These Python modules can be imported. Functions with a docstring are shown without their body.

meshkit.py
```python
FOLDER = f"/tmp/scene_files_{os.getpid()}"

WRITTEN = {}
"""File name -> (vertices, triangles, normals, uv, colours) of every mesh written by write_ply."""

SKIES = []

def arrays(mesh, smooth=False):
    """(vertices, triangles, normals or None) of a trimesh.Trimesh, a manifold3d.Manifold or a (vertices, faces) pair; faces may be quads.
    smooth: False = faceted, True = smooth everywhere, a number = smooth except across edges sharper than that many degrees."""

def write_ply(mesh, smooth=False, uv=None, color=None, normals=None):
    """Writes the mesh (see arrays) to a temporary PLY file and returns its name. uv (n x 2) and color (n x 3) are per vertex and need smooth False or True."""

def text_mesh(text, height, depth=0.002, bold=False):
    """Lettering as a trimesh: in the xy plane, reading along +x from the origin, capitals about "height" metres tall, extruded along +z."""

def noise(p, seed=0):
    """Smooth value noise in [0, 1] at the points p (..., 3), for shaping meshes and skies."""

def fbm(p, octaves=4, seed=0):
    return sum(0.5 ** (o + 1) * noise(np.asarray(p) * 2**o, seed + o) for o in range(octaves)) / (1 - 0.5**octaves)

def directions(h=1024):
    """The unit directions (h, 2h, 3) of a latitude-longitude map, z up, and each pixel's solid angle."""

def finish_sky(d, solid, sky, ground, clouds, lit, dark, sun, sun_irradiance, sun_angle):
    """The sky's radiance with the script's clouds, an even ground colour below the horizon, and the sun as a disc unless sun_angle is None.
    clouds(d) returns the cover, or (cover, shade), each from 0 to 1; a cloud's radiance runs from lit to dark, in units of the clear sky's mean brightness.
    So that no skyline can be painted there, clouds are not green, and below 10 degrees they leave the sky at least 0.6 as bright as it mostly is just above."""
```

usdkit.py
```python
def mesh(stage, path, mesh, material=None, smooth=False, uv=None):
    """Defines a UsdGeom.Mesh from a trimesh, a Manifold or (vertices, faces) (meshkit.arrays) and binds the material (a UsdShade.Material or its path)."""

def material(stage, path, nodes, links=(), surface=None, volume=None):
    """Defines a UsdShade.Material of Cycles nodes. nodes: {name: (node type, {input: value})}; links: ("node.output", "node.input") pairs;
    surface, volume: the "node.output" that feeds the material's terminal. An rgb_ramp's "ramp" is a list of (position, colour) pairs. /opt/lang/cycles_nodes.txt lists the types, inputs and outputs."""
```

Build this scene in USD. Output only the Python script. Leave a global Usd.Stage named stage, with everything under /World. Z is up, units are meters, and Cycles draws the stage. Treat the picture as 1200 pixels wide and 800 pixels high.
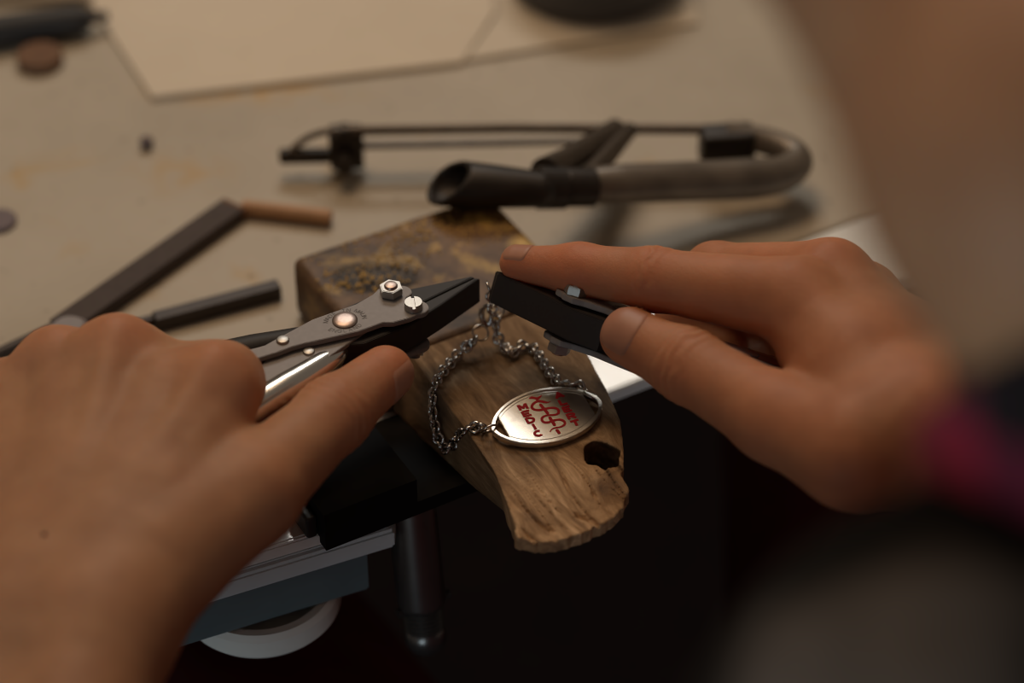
import math
import numpy as np
import trimesh
import manifold3d as m3
from shapely.geometry import Polygon, Point, LineString
from shapely import affinity
from scipy.spatial import cKDTree
from scipy.ndimage import binary_dilation
import usdkit, meshkit
from pxr import Usd, UsdGeom, UsdLux, UsdShade, Gf, Sdf, Vt

stage = Usd.Stage.CreateInMemory()
UsdGeom.SetStageUpAxis(stage, UsdGeom.Tokens.z)
UsdGeom.SetStageMetersPerUnit(stage, 1.0)
world = UsdGeom.Xform.Define(stage, "/World")
stage.SetDefaultPrim(world.GetPrim())
MM = 0.001
rng = np.random.default_rng(7)

# ------------------------------------------------------------------ camera (all lengths below in millimetres)
PITCH, DIST, FOCAL = 40.0, 780.0, 85.0
FPX = FOCAL / 36.0 * 1200
_a = math.radians(PITCH)
FW = np.array([0, math.cos(_a), -math.sin(_a)])
UP = np.array([0, math.sin(_a), math.cos(_a)])
RT = np.array([1.0, 0, 0])
EYE = np.array([0, 0, 24.0]) - DIST * FW
cam = UsdGeom.Camera.Define(stage, "/World/camera")
cm = Gf.Matrix4d(*RT, 0, *UP, 0, *(-FW), 0, *(EYE * MM), 1)
cam.AddTransformOp().Set(cm)
cam.CreateFocalLengthAttr(FOCAL)
cam.CreateHorizontalApertureAttr(36.0)
cam.CreateVerticalApertureAttr(24.0)
cam.CreateFStopAttr(4.0)
cam.CreateFocusDistanceAttr(0.745)
cam.CreateClippingRangeAttr(Gf.Vec2f(0.01, 50))
cam.CreateExposureAttr(0.0)

# ------------------------------------------------------------------ light
def look_at(pos, target):
    z = np.asarray(pos, float) - np.asarray(target, float); z /= np.linalg.norm(z)
    x = np.cross([0, 0, 1.0], z); x /= np.linalg.norm(x)
    y = np.cross(z, x)
    return Gf.Matrix4d(*x, 0, *y, 0, *z, 0, *(np.asarray(pos, float) * MM), 1)

def rect_light(name, pos, target, w, h, power, color):
    l = UsdLux.RectLight.Define(stage, "/World/" + name)
    l.AddTransformOp().Set(look_at(pos, target))
    l.CreateWidthAttr(w * MM); l.CreateHeightAttr(h * MM)
    l.CreateIntensityAttr(power); l.CreateColorAttr(Gf.Vec3f(*color))
    return l

rect_light("bench_lamp", (-160, 330, 900), (0, 40, 0), 420, 320, 6.2, (1.0, 0.70, 0.44))
rect_light("window_behind_bench", (-60, 880, 850), (0, -20, 0), 460, 230, 8.4, (1.0, 0.97, 0.90))
rect_light("daylight_window", (-420, -1300, 130), (-90, -60, -20), 500, 500, 5.5, (0.70, 0.90, 1.0))
dome = UsdLux.DomeLight.Define(stage, "/World/room_ambience")
dome.CreateIntensityAttr(0.035)
dome.CreateColorAttr(Gf.Vec3f(1.0, 0.82, 0.66))

# ------------------------------------------------------------------ helpers
def at(u, v, z):
    "the point at height z that lies on the sight line of picture position u, v (1200 x 800)"
    d = FW + (u - 600) / FPX * RT - (v - 400) / FPX * UP
    return EYE + (z - EYE[2]) / d[2] * d

def deep(u, v, d):
    "the point at distance d along the view direction"
    return EYE + d * (FW + (u - 600) / FPX * RT - (v - 400) / FPX * UP)

used = {}
def numbered(parent, name):
    k = (parent, name); used[k] = used.get(k, 0) + 1
    return name if used[k] == 1 else f"{name}_{used[k]-1:03d}"

def meta(prim, label=None, cat=None, group=None, kind=None):
    for k, v in (("label", label), ("category", cat), ("group", group), ("kind", kind)):
        if v: prim.SetCustomDataByKey(k, v)
    return prim

def thing(name, label, cat, mat=None, group=None, kind=None):
    p = "/World/" + numbered("/World", name)
    x = UsdGeom.Xform.Define(stage, p)
    if mat is not None: x.AddTransformOp().Set(mat)
    return meta(x.GetPrim(), label, cat, group, kind)

def obj(name, mesh, mat, parent=None, smooth=35, label=None, cat=None, group=None, kind=None, tint=None):
    root = "/World" if parent is None else str(parent.GetPath())
    p = root + "/" + numbered(root, name)
    v, f = (np.asarray(mesh[0], float), np.asarray(mesh[1])) if isinstance(mesh, tuple) else (np.asarray(mesh.vertices, float), np.asarray(mesh.faces))
    if tint is not None: smooth = True
    g = usdkit.mesh(stage, p, trimesh.Trimesh(v * MM, f, process=False), mat, smooth=smooth)
    if tint is not None:
        UsdGeom.PrimvarsAPI(g).CreatePrimvar("tint", Sdf.ValueTypeNames.Color3fArray, "vertex").Set(Vt.Vec3fArray.FromNumpy(tint.astype(np.float32)))
    return meta(g.GetPrim(), label, cat, group, kind)

def cat_m(*ms): return trimesh.util.concatenate([m for m in ms if m is not None])

def frame(z, x=(1, 0, 0)):
    z = np.asarray(z, float); z = z / np.linalg.norm(z)
    x = np.asarray(x, float); x = x - z * (x @ z)
    if np.linalg.norm(x) < 1e-6: x = np.array([0, 1.0, 0]) - z * z[1]
    x = x / np.linalg.norm(x)
    T = np.eye(4); T[:3, 0] = x; T[:3, 1] = np.cross(z, x); T[:3, 2] = z
    return T

def tube(pts, r, seg=20, caps=True):
    "a swept tube through pts with the radius (number or list) r, ends closed and rounded a little"
    P = np.asarray(pts, float); R = np.broadcast_to(np.asarray(r, float), (len(P),)).copy()
    t = np.gradient(P, axis=0); t /= np.linalg.norm(t, axis=1)[:, None]
    ref = np.array([0, 0, 1.0]) if abs(t[0][2]) < .9 else np.array([1.0, 0, 0])
    rings = []
    x = np.cross(ref, t[0]); x /= np.linalg.norm(x)
    ang = np.arange(seg) * 2 * np.pi / seg
    for i in range(len(P)):
        x = x - t[i] * (x @ t[i]); x /= np.linalg.norm(x); y = np.cross(t[i], x)
        rings.append(P[i] + R[i] * (np.cos(ang)[:, None] * x + np.sin(ang)[:, None] * y))
    V = np.vstack(rings + [P[:1], P[-1:]]); F = []
    n = len(P)
    for i in range(n - 1):
        a = i * seg + np.arange(seg); b = i * seg + (np.arange(seg) + 1) % seg
        F += [np.stack([a, b, b + seg], 1), np.stack([a, b + seg, a + seg], 1)]
    a = np.arange(seg); b = (a + 1) % seg
    F += [np.stack([b, a, np.full(seg, n * seg)], 1), np.stack([a + (n - 1) * seg, b + (n - 1) * seg, np.full(seg, n * seg + 1)], 1)]
    return trimesh.Trimesh(V, np.vstack(F), process=False)

def spline(pts, n=40):
    from scipy.interpolate import CubicSpline
    P = np.asarray(pts, float)
    s = np.r_[0, np.cumsum(np.linalg.norm(np.diff(P, axis=0), axis=1))]
    return CubicSpline(s, P)(np.linspace(0, s[-1], n))

def slab(poly, z0, z1, ch=0.4, res=None):
    "a plate of outline poly from z0 to z1 with chamfered rims"
    g = poly if hasattr(poly, "geom_type") else Polygon(poly)
    g = g.buffer(0)
    ch = min(ch, (z1 - z0) * .45)
    A = lambda q: [np.asarray(q.exterior.coords)[:-1]] + [np.asarray(i.coords)[:-1] for i in q.interiors]
    outer = m3.CrossSection(sum([A(q) for q in getattr(g, "geoms", [g])], []), m3.FillRule.EvenOdd)
    body = m3.Manifold.extrude(outer, z1 - z0 - 2 * ch).translate((0, 0, z0 + ch))
    inner = outer.offset(-ch, m3.JoinType.Miter)
    top = m3.Manifold.extrude(inner, z1 - z0).translate((0, 0, z0))
    # chamfer: a stack of three steps is enough at this size
    mid = m3.Manifold.extrude(outer.offset(-ch * .35, m3.JoinType.Miter), z1 - z0 - ch * .6).translate((0, 0, z0 + ch * .3))
    m = (body + top + mid).to_mesh()
    return trimesh.Trimesh(m.vert_properties[:, :3], m.tri_verts, process=False)

def hull_box(lo, hi, r=1.0, seg=12):
    "a box with rounded edges"
    lo, hi = np.asarray(lo, float) + r, np.asarray(hi, float) - r
    s = m3.Manifold.sphere(r, seg)
    ps = [s.translate((x, y, z)) for x in (lo[0], hi[0]) for y in (lo[1], hi[1]) for z in (lo[2], hi[2])]
    m = m3.Manifold.batch_hull(ps).to_mesh()
    return trimesh.Trimesh(m.vert_properties[:, :3], m.tri_verts, process=False)

def lathe(profile, seg=32):
    return trimesh.creation.revolve(np.asarray(profile, float), sections=seg)

def put(m, T=None, t=None):
    m = m.copy()
    if T is not None: m.apply_transform(T)
    if t is not None: m.apply_translation(t)
    return m

def torus(R, r, a=22, b=10):
    return trimesh.creation.torus(R, r, major_sections=a, minor_sections=b)

def basis(o, x, y, z):
    return Gf.Matrix4d(*[float(q) for q in x], 0, *[float(q) for q in y], 0, *[float(q) for q in z], 0, *[float(q) * MM for q in o], 1)

# ---- signed distance modelling: one continuous surface from blended tapered limbs
def cone(p, a, b, ra, rb):
    a = np.asarray(a, float); b = np.asarray(b, float)
    ab = b - a
    t = np.clip((p - a) @ ab / (ab @ ab), 0, 1)
    return np.linalg.norm(p - a - t[:, None] * ab, axis=1) - (ra + (rb - ra) * t)

def smin(a, b, k):
    h = np.clip(.5 + .5 * (b - a) / k, 0, 1)
    return b + (a - b) * h - k * h * (1 - h)

def chain_sdf(p, pts, rs, k=3.0):
    d = None
    for i in range(len(pts) - 1):
        c = cone(p, pts[i], pts[i + 1], rs[i], rs[i + 1])
        d = c if d is None else smin(d, c, k)
    return d

def nets(f, lo, hi, h, B=8, project=True):
    "surface nets on the zero set of f, evaluated only near the surface"
    lo = np.asarray(lo, float); n = (np.ceil((np.asarray(hi) - lo) / (h * B))).astype(int)
    c = np.stack(np.meshgrid(*[np.arange(k) for k in n], indexing="ij"), -1).reshape(-1, 3)
    dc = f(lo + (c + .5) * h * B)
    act = (np.abs(dc) < h * B * 1.25).reshape(n)
    N = n * B + 1
    val = np.repeat(np.repeat(np.repeat(np.where(dc.reshape(n) > 0, 1e3, -1e3).astype(np.float32), B, 0), B, 1), B, 2)
    val = np.pad(val, ((0, 1),) * 3, mode="edge")
    m = np.zeros(N, bool)
    for b in np.argwhere(act):
        s = b * B
        m[s[0]:s[0] + B + 1, s[1]:s[1] + B + 1, s[2]:s[2] + B + 1] = True
    idx = np.argwhere(m)
    out = np.empty(len(idx), np.float32)
    for i in range(0, len(idx), 400000):
        out[i:i + 400000] = f(lo + idx[i:i + 400000] * h)
    val[m] = out
    neg = val < 0
    cnt = sum(neg[x:N[0] - 1 + x, y:N[1] - 1 + y, z:N[2] - 1 + z].astype(np.int8) for x in (0, 1) for y in (0, 1) for z in (0, 1))
    cells = np.argwhere((cnt > 0) & (cnt < 8))
    cid = -np.ones(N - 1, np.int64); cid[tuple(cells.T)] = np.arange(len(cells))
    acc = np.zeros((len(cells), 3)); k = np.zeros(len(cells))
    offs = [(x, y, z) for x in (0, 1) for y in (0, 1) for z in (0, 1)]
    for i, a in enumerate(offs):
        for ax in range(3):
            if a[ax] == 1: continue
            b = list(a); b[ax] = 1
            va = val[tuple((cells + a).T)]; vb = val[tuple((cells + b).T)]
            x = (va < 0) != (vb < 0)
            t = np.where(x, va / np.where(x, va - vb, 1), 0)
            q = cells + np.array(a) + 0.0; q[:, ax] += t
            acc += np.where(x[:, None], q, 0); k += x
    V = lo + acc / k[:, None] * h
    F = []
    for ax in range(3):
        u, w = (ax + 1) % 3, (ax + 2) % 3
        sl = [slice(1, -1)] * 3; sl[ax] = slice(0, -1)
        sl2 = list(sl); sl2[ax] = slice(1, None)
        a, b = neg[tuple(sl)], neg[tuple(sl2)]
        e = np.argwhere(a != b)
        if not len(e): continue
        flip = a[tuple(e.T)]
        base = e.copy(); base[:, u] += 1; base[:, w] += 1
        eu = np.zeros(3, int); eu[u] = 1; ew = np.zeros(3, int); ew[w] = 1
        q = [cid[tuple((base - du * eu - dw * ew).T)] for du, dw in ((1, 1), (0, 1), (0, 0), (1, 0))]
        q = np.stack(q, 1)
        q = np.where(flip[:, None], q, q[:, ::-1])
        F += [q[:, [0, 1, 2]], q[:, [0, 2, 3]]]
    F = np.vstack(F)
    F = F[(F >= 0).all(1)]
    if project:
        for _ in range(2):
            e = h * .35
            d0 = f(V)
            g = np.stack([f(V + np.eye(3)[i] * e) - f(V - np.eye(3)[i] * e) for i in range(3)], 1) / (2 * e)
            st = d0[:, None] * g / np.maximum((g * g).sum(1), .2)[:, None]
            ln = np.linalg.norm(st, axis=1, keepdims=True)
            V = V - st * np.minimum(1, h * .6 / np.maximum(ln, 1e-9))
    return V, F

# ------------------------------------------------------------------ materials
stage.DefinePrim("/World/Looks", "Scope")
def mat(name, nodes, links=(), surface="p.BSDF"):
    return usdkit.material(stage, "/World/Looks/" + name, nodes, links, surface=surface)

def simple(name, col, rough=.5, metal=0.0, var=.0, scale=200, bump=0.0, bscale=600, dark=None, coat=0.0, spec=.5):
    "a colour broken up by noise (towards 'dark'), with fine relief"
    col = np.asarray(col, float); d = np.asarray(dark if dark is not None else col * (1 - var), float)
    nodes = {"g": ("geometry", {}), "n": ("noise_texture", {"scale": scale, "detail": 5.0, "roughness": .6}),
             "r": ("rgb_ramp", {"ramp": [(.3, d), (.7, col)]}),
             "p": ("principled_bsdf", {"roughness": rough, "metallic": metal, "coat_weight": coat, "specular_ior_level": spec})}
    links = [("g.position", "n.vector"), ("n.fac", "r.fac"), ("r.color", "p.base_color")]
    if bump:
        nodes["n2"] = ("noise_texture", {"scale": bscale, "detail": 4.0})
        nodes["b"] = ("bump", {"strength": bump, "distance": .0006})
        links += [("g.position", "n2.vector"), ("n2.fac", "b.height"), ("b.normal", "p.normal")]
    return mat(name, nodes, links)

M = {}
M["bench"] = mat("bench_laminate", {
    "g": ("geometry", {}), "n": ("noise_texture", {"scale": 9.0, "detail": 6.0, "roughness": .6}),
    "r": ("rgb_ramp", {"ramp": [(.30, (.40, .34, .26)), (.55, (.48, .415, .325)), (.75, (.53, .465, .375))]}),
    "n2": ("noise_texture", {"scale": 26.0, "detail": 3.0, "distortion": .6}),
    "r2": ("rgb_ramp", {"ramp": [(.62, (0, 0, 0)), (.78, (.75, .75, .75))]}),
    "mx": ("mix_color", {"b": (.50, .30, .08)}),
    "n3": ("noise_texture", {"scale": 160.0, "detail": 2.0}),
    "r3": ("rgb_ramp", {"ramp": [(.66, (0, 0, 0)), (.74, (.5, .5, .5))]}),
    "mx2": ("mix_color", {"b": (.22, .17, .12)}),
    "q1": ("mapping", {"location": (.0988 * 18, -.181 * 60, 0), "scale": (18, 60, 60)}), "l1": ("vector_math", {"math_type": "length"}), "k1": ("map_range", {"from_min": 1.0, "from_max": .2, "to_min": 0.0, "to_max": .7}),
    "q2": ("mapping", {"location": (.122 * 40, -.125 * 55, 0), "scale": (40, 55, 60)}), "l2": ("vector_math", {"math_type": "length"}), "k2": ("map_range", {"from_min": 1.0, "from_max": .2, "to_min": 0.0, "to_max": .5}),
    "ks": ("math", {"math_type": "maximum"}), "n4": ("noise_texture", {"scale": 90.0, "detail": 4.0}), "r4": ("rgb_ramp", {"ramp": [(.42, (0, 0, 0)), (.62, (1, 1, 1))]}),
    "km": ("mix_color", {"blend_type": "multiply", "fac": 1.0}), "mx3": ("mix_color", {"b": (.50, .29, .07)}),
    "p": ("principled_bsdf", {"roughness": .5, "specular_ior_level": .35})},
    [("g.position", "n.vector"), ("g.position", "n2.vector"), ("g.position", "n3.vector"), ("n.fac", "r.fac"), ("n2.fac", "r2.fac"), ("n3.fac", "r3.fac"),
     ("r.color", "mx.a"), ("r2.color", "mx.fac"), ("mx.result", "mx2.a"), ("r3.color", "mx2.fac"), ("mx2.result", "mx3.a"),
     ("g.position", "q1.vector"), ("q1.vector", "l1.vector1"), ("l1.value", "k1.value"), ("g.position", "q2.vector"), ("q2.vector", "l2.vector1"), ("l2.value", "k2.value"),
     ("k1.result", "ks.value1"), ("k2.result", "ks.value2"), ("g.position", "n4.vector"), ("n4.fac", "r4.fac"), ("r4.color", "km.a"), ("ks.value", "km.b"), ("km.result", "mx3.fac"), ("mx3.result", "p.base_color")])
M["bench_front"] = simple("white_front_board", (.93, .94, .92), .15, var=.03, scale=30, spec=.6, coat=.3)
M["edge_blue"] = simple("blue_grey_edging", (.72, .80, .84), .4, var=.08, scale=60)
M["edge_dark"] = simple("dark_teal_edging", (.14, .19, .21), .5, var=.15, scale=60)
M["white_plastic"] = simple("white_plastic", (.86, .86, .82), .35, var=.03)
M["floor"] = simple("dark_floor", (.035, .014, .012), .8, var=.4, scale=14)
M["wallpaint"] = simple("wall_paint", (.45, .38, .30), .8, var=.08, scale=6)
M["paper"] = simple("cream_paper", (.70, .60, .47), .7, var=.10, scale=14)
M["paper2"] = simple("pale_paper", (.66, .57, .45), .7, var=.10, scale=18)
M["black_iron"] = simple("black_painted_iron", (.007, .006, .006), .75, var=.3, bump=.1, spec=.15)
M["black_iron_worn"] = simple("worn_black_iron", (.035, .032, .03), .42, var=.5, scale=90, bump=.15)
M["steel"] = simple("brushed_steel", (.42, .40, .375), .42, metal=.9, var=.12, scale=900)
M["chrome"] = simple("polished_chrome", (.80, .78, .74), .13, metal=1, var=.03)
M["plate_steel"] = simple("nickel_plate", (.25, .23, .225), .6, metal=.4, var=.10, scale=500, bump=.05, bscale=2500)
M["handle_chrome"] = simple("handle_chrome", (.82, .78, .72), .2, metal=1, var=.03)
M["jaw"] = simple("blackened_steel", (.026, .021, .020), .55, var=.2, scale=900, bump=.04, bscale=3000, spec=.3)
M["screw_steel"] = simple("dark_screw_steel", (.16, .15, .145), .3, metal=.8, var=.1)
M["copper"] = simple("rivet_metal", (.45, .35, .31), .38, metal=1, var=.2, scale=1200)
M["ink"] = simple("stamped_ink", (.10, .085, .08), .6)
M["red_enamel"] = simple("red_enamel", (.33, .004, .012), .6, spec=.2)
M["emblem"] = mat("satin_emblem_steel", {
    "g": ("geometry", {}), "mp": ("mapping", {"scale": (1, 12, 1), "rotation": (0, 0, -1.1)}), "n": ("noise_texture", {"scale": 420.0, "detail": 4.0}),
    "b": ("bump", {"strength": .12, "distance": .0002}),
    "p": ("principled_bsdf", {"base_color": (.72, .68, .62), "metallic": 1.0, "roughness": .24})},
    [("g.position", "mp.vector"), ("mp.vector", "n.vector"), ("n.fac", "b.height"), ("b.normal", "p.normal")])
M["link"] = simple("chain_steel", (.52, .49, .46), .16, metal=1, var=.1, scale=900)
M["saw_dark"] = simple("saw_dark_steel", (.042, .033, .027), .45, metal=.5, var=.4, scale=120)
M["saw_rod"] = simple("saw_rod_steel", (.125, .098, .075), .4, metal=.6, var=.3, scale=120)
M["saw_handle"] = simple("saw_handle_grey", (.20, .165, .13), .4, metal=.3, var=.35, scale=80)
M["emery"] = simple("dark_emery", (.075, .053, .046), .75, var=.25, scale=260, bump=.3, bscale=1600)
M["file_steel"] = simple("dark_file_steel", (.06, .048, .044), .5, metal=.4, var=.25, scale=200)
M["light_wood"] = simple("light_wood", (.52, .29, .15), .6, var=.2, scale=120)
M["cork"] = simple("brown_cork", (.20, .10, .05), .8, var=.4, scale=300)
M["dark_rubber"] = simple("dark_rubber", (.022, .02, .02), .6, var=.2)
M["dish"] = simple("dark_grey_dish", (.06, .058, .06), .5, var=.1)
M["disc_grey"] = simple("grey_disc", (.26, .23, .23), .5, var=.1)
M["disc_purple"] = simple("purple_grey_disc", (.16, .12, .125), .6, var=.1)
M["tan"] = simple("tan_board", (.30, .24, .17), .7, var=.2, scale=40)
M["filing"] = simple("yellow_filings", (.58, .36, .09), .6, var=.35, scale=2000)
M["anvil"] = mat("rusty_anvil", {
    "g": ("geometry", {}), "n": ("noise_texture", {"scale": 45.0, "detail": 8.0, "roughness": .65, "distortion": .5}),
    "r": ("rgb_ramp", {"ramp": [(.30, (.026, .016, .011)), (.48, (.085, .046, .024)), (.62, (.16, .090, .044)), (.78, (.22, .14, .07))]}),
    "n2": ("noise_texture", {"scale": 85.0, "detail": 5.0, "roughness": .6}),
    "r2": ("rgb_ramp", {"ramp": [(.52, (0, 0, 0)), (.68, (.9, .9, .9))]}),
    "mx": ("mix_color", {"b": (.40, .26, .08)}), "at": ("attribute", {"attribute": "tint"}), "ml": ("mix_color", {"blend_type": "multiply", "fac": 1.0}),
    "b": ("bump", {"strength": .5, "distance": .0012}),
    "p": ("principled_bsdf", {"roughness": .55, "metallic": .15})},
    [("g.position", "n.vector"), ("g.position", "n2.vector"), ("n.fac", "r.fac"), ("n2.fac", "r2.fac"), ("r.color", "mx.a"), ("r2.color", "mx.fac"),
     ("mx.result", "ml.a"), ("at.color", "ml.b"), ("ml.result", "p.base_color"), ("n.fac", "b.height"), ("b.normal", "p.normal")])
# worn hardwood: rings and fibres run along the pin
_pin_rot = -math.atan2(-.87, .5)
M["wood"] = mat("worn_pin_wood", {
    "g": ("geometry", {}), "mp0": ("mapping", {"rotation": (0, 0, _pin_rot)}), "mp": ("mapping", {"scale": (12, 46, 40)}),
    "n": ("noise_texture", {"scale": 3.0, "detail": 8.0, "roughness": .70, "distortion": 1.4}),
    "r": ("rgb_ramp", {"ramp": [(.28, (.065, .034, .015)), (.44, (.17, .098, .046)), (.56, (.25, .155, .080)), (.72, (.42, .285, .165))]}),
    "n2": ("noise_texture", {"scale": 60.0, "detail": 5.0}),
    "r2": ("rgb_ramp", {"ramp": [(.53, (0, 0, 0)), (.72, (.75, .75, .75))]}),
    "mx": ("mix_color", {"b": (.055, .036, .026)}),
    "at": ("attribute", {"attribute": "tint"}), "mul": ("mix_color", {"blend_type": "multiply", "fac": 1.0}),
    "n3": ("noise_texture", {"scale": 900.0, "detail": 3.0}), "ad": ("math", {"math_type": "multiply_add", "value2": .35}),
    "b": ("bump", {"strength": .55, "distance": .0008}),
    "p": ("principled_bsdf", {"roughness": .6, "specular_ior_level": .35})},
    [("g.position", "mp0.vector"), ("mp0.vector", "mp.vector"), ("mp.vector", "n.vector"), ("g.position", "n2.vector"), ("n.fac", "r.fac"), ("n2.fac", "r2.fac"),
     ("r.color", "mx.a"), ("r2.color", "mx.fac"), ("mx.result", "mul.a"), ("at.color", "mul.b"), ("mul.result", "p.base_color"),
     ("mp.vector", "n3.vector"), ("n3.fac", "ad.value1"), ("n.fac", "ad.value3"), ("ad.value", "b.height"), ("b.normal", "p.normal")])
M["skin"] = mat("skin", {
    "g": ("geometry", {}), "at": ("attribute", {"attribute": "tint"}),
    "n": ("noise_texture", {"scale": 70.0, "detail": 5.0, "roughness": .6}),
    "r": ("rgb_ramp", {"ramp": [(.3, (.86, .80, .78)), (.7, (1.06, 1.04, 1.02))]}),
    "mul": ("mix_color", {"blend_type": "multiply", "fac": 1.0, "use_clamp": False}),
    "v": ("voronoi_texture", {"scale": 1500.0}), "n2": ("noise_texture", {"scale": 900.0, "detail": 4.0}),
    "ad": ("math", {"math_type": "multiply_add", "value2": .5}),
    "b": ("bump", {"strength": .16, "distance": .0005}),
    "p": ("principled_bsdf", {"roughness": .58, "specular_ior_level": .3, "subsurface_weight": .35, "subsurface_scale": .0022, "subsurface_radius": (1.0, .35, .18)})},
    [("g.position", "n.vector"), ("n.fac", "r.fac"), ("at.color", "mul.a"), ("r.color", "mul.b"), ("mul.result", "p.base_color"),
     ("g.position", "v.vector"), ("g.position", "n2.vector"), ("v.distance", "ad.value1"), ("n2.fac", "ad.value3"), ("ad.value", "b.height"), ("b.normal", "p.normal")])
M["nail"] = simple("fingernail", (.43, .20, .125), .48, var=.06, scale=300, spec=.4)
M["mole"] = simple("mole", (.10, .035, .02), .6)
M["hair"] = simple("brown_hair", (.05, .028, .016), .5, var=.4, scale=400, bump=.5)
# dark red and black checked flannel
M["plaid"] = mat("red_black_plaid", {
    "g": ("geometry", {}), "mp": ("mapping", {"rotation": (.25, .2, .5)}), "s": ("separate_xyz", {}),
    "ax": ("math", {"math_type": "pingpong", "value2": .028}), "bx": ("math", {"math_type": "greater_than", "value2": .015}),
    "az": ("math", {"math_type": "pingpong", "value2": .028}), "bz": ("math", {"math_type": "greater_than", "value2": .015}),
    "sm": ("math", {"math_type": "add"}), "hf": ("math", {"math_type": "multiply", "value2": .5}),
    "r": ("rgb_ramp", {"ramp": [(0, (.012, .006, .008)), (.5, (.13, .010, .030)), (1, (.34, .008, .036))]}),
    "n2": ("noise_texture", {"scale": 1500.0, "detail": 3.0}), "b": ("bump", {"strength": .4, "distance": .001}),
    "p": ("principled_bsdf", {"roughness": .9, "specular_ior_level": .2, "sheen_weight": .1})},
    [("g.position", "mp.vector"), ("mp.vector", "s.vector"), ("s.x", "ax.value1"), ("ax.value", "bx.value1"), ("s.z", "az.value1"), ("az.value", "bz.value1"),
     ("bx.value", "sm.value1"), ("bz.value", "sm.value2"), ("sm.value", "hf.value1"), ("hf.value", "r.fac"), ("r.color", "p.base_color"),
     ("g.position", "n2.vector"), ("n2.fac", "b.height"), ("b.normal", "p.normal")])
M["maroon"] = simple("dark_maroon_cloth", (.13, .020, .020), .9, var=.3, scale=40, bump=.3, bscale=1500, spec=.15)
M["grey_wool"] = mat("black_jacket_with_grey_wool", {"g": ("geometry", {}), "at": ("attribute", {"attribute": "tint"}), "n2": ("noise_texture", {"scale": 700.0, "detail": 4.0}),
    "b": ("bump", {"strength": .6, "distance": .0008}), "p": ("principled_bsdf", {"roughness": .95, "specular_ior_level": .1})},
    [("at.color", "p.base_color"), ("g.position", "n2.vector"), ("n2.fac", "b.height"), ("b.normal", "p.normal")])
M["black_trim"] = simple("black_trim", (.008, .008, .008), .9, var=.2, bump=.3, spec=.1)

# ------------------------------------------------------------------ the setting
EX = np.array([.87, .50, 0]); EX /= np.linalg.norm(EX)         # across the bench pin
EX_ = EX
NN = np.array([EX[1], -EX[0], 0])                              # along the bench pin, towards the worker
fl = trimesh.creation.box((4000, 4000, 40)); fl.apply_translation((0, 0, -860))
obj("floor", fl, M["floor"], kind="structure", label="dark floor below the workbench")
wl = trimesh.creation.box((4000, 60, 2600)); wl.apply_translation((0, 1500, 460))
obj("wall_back", wl, M["wallpaint"], kind="structure", label="plain wall behind the workbench")

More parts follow.
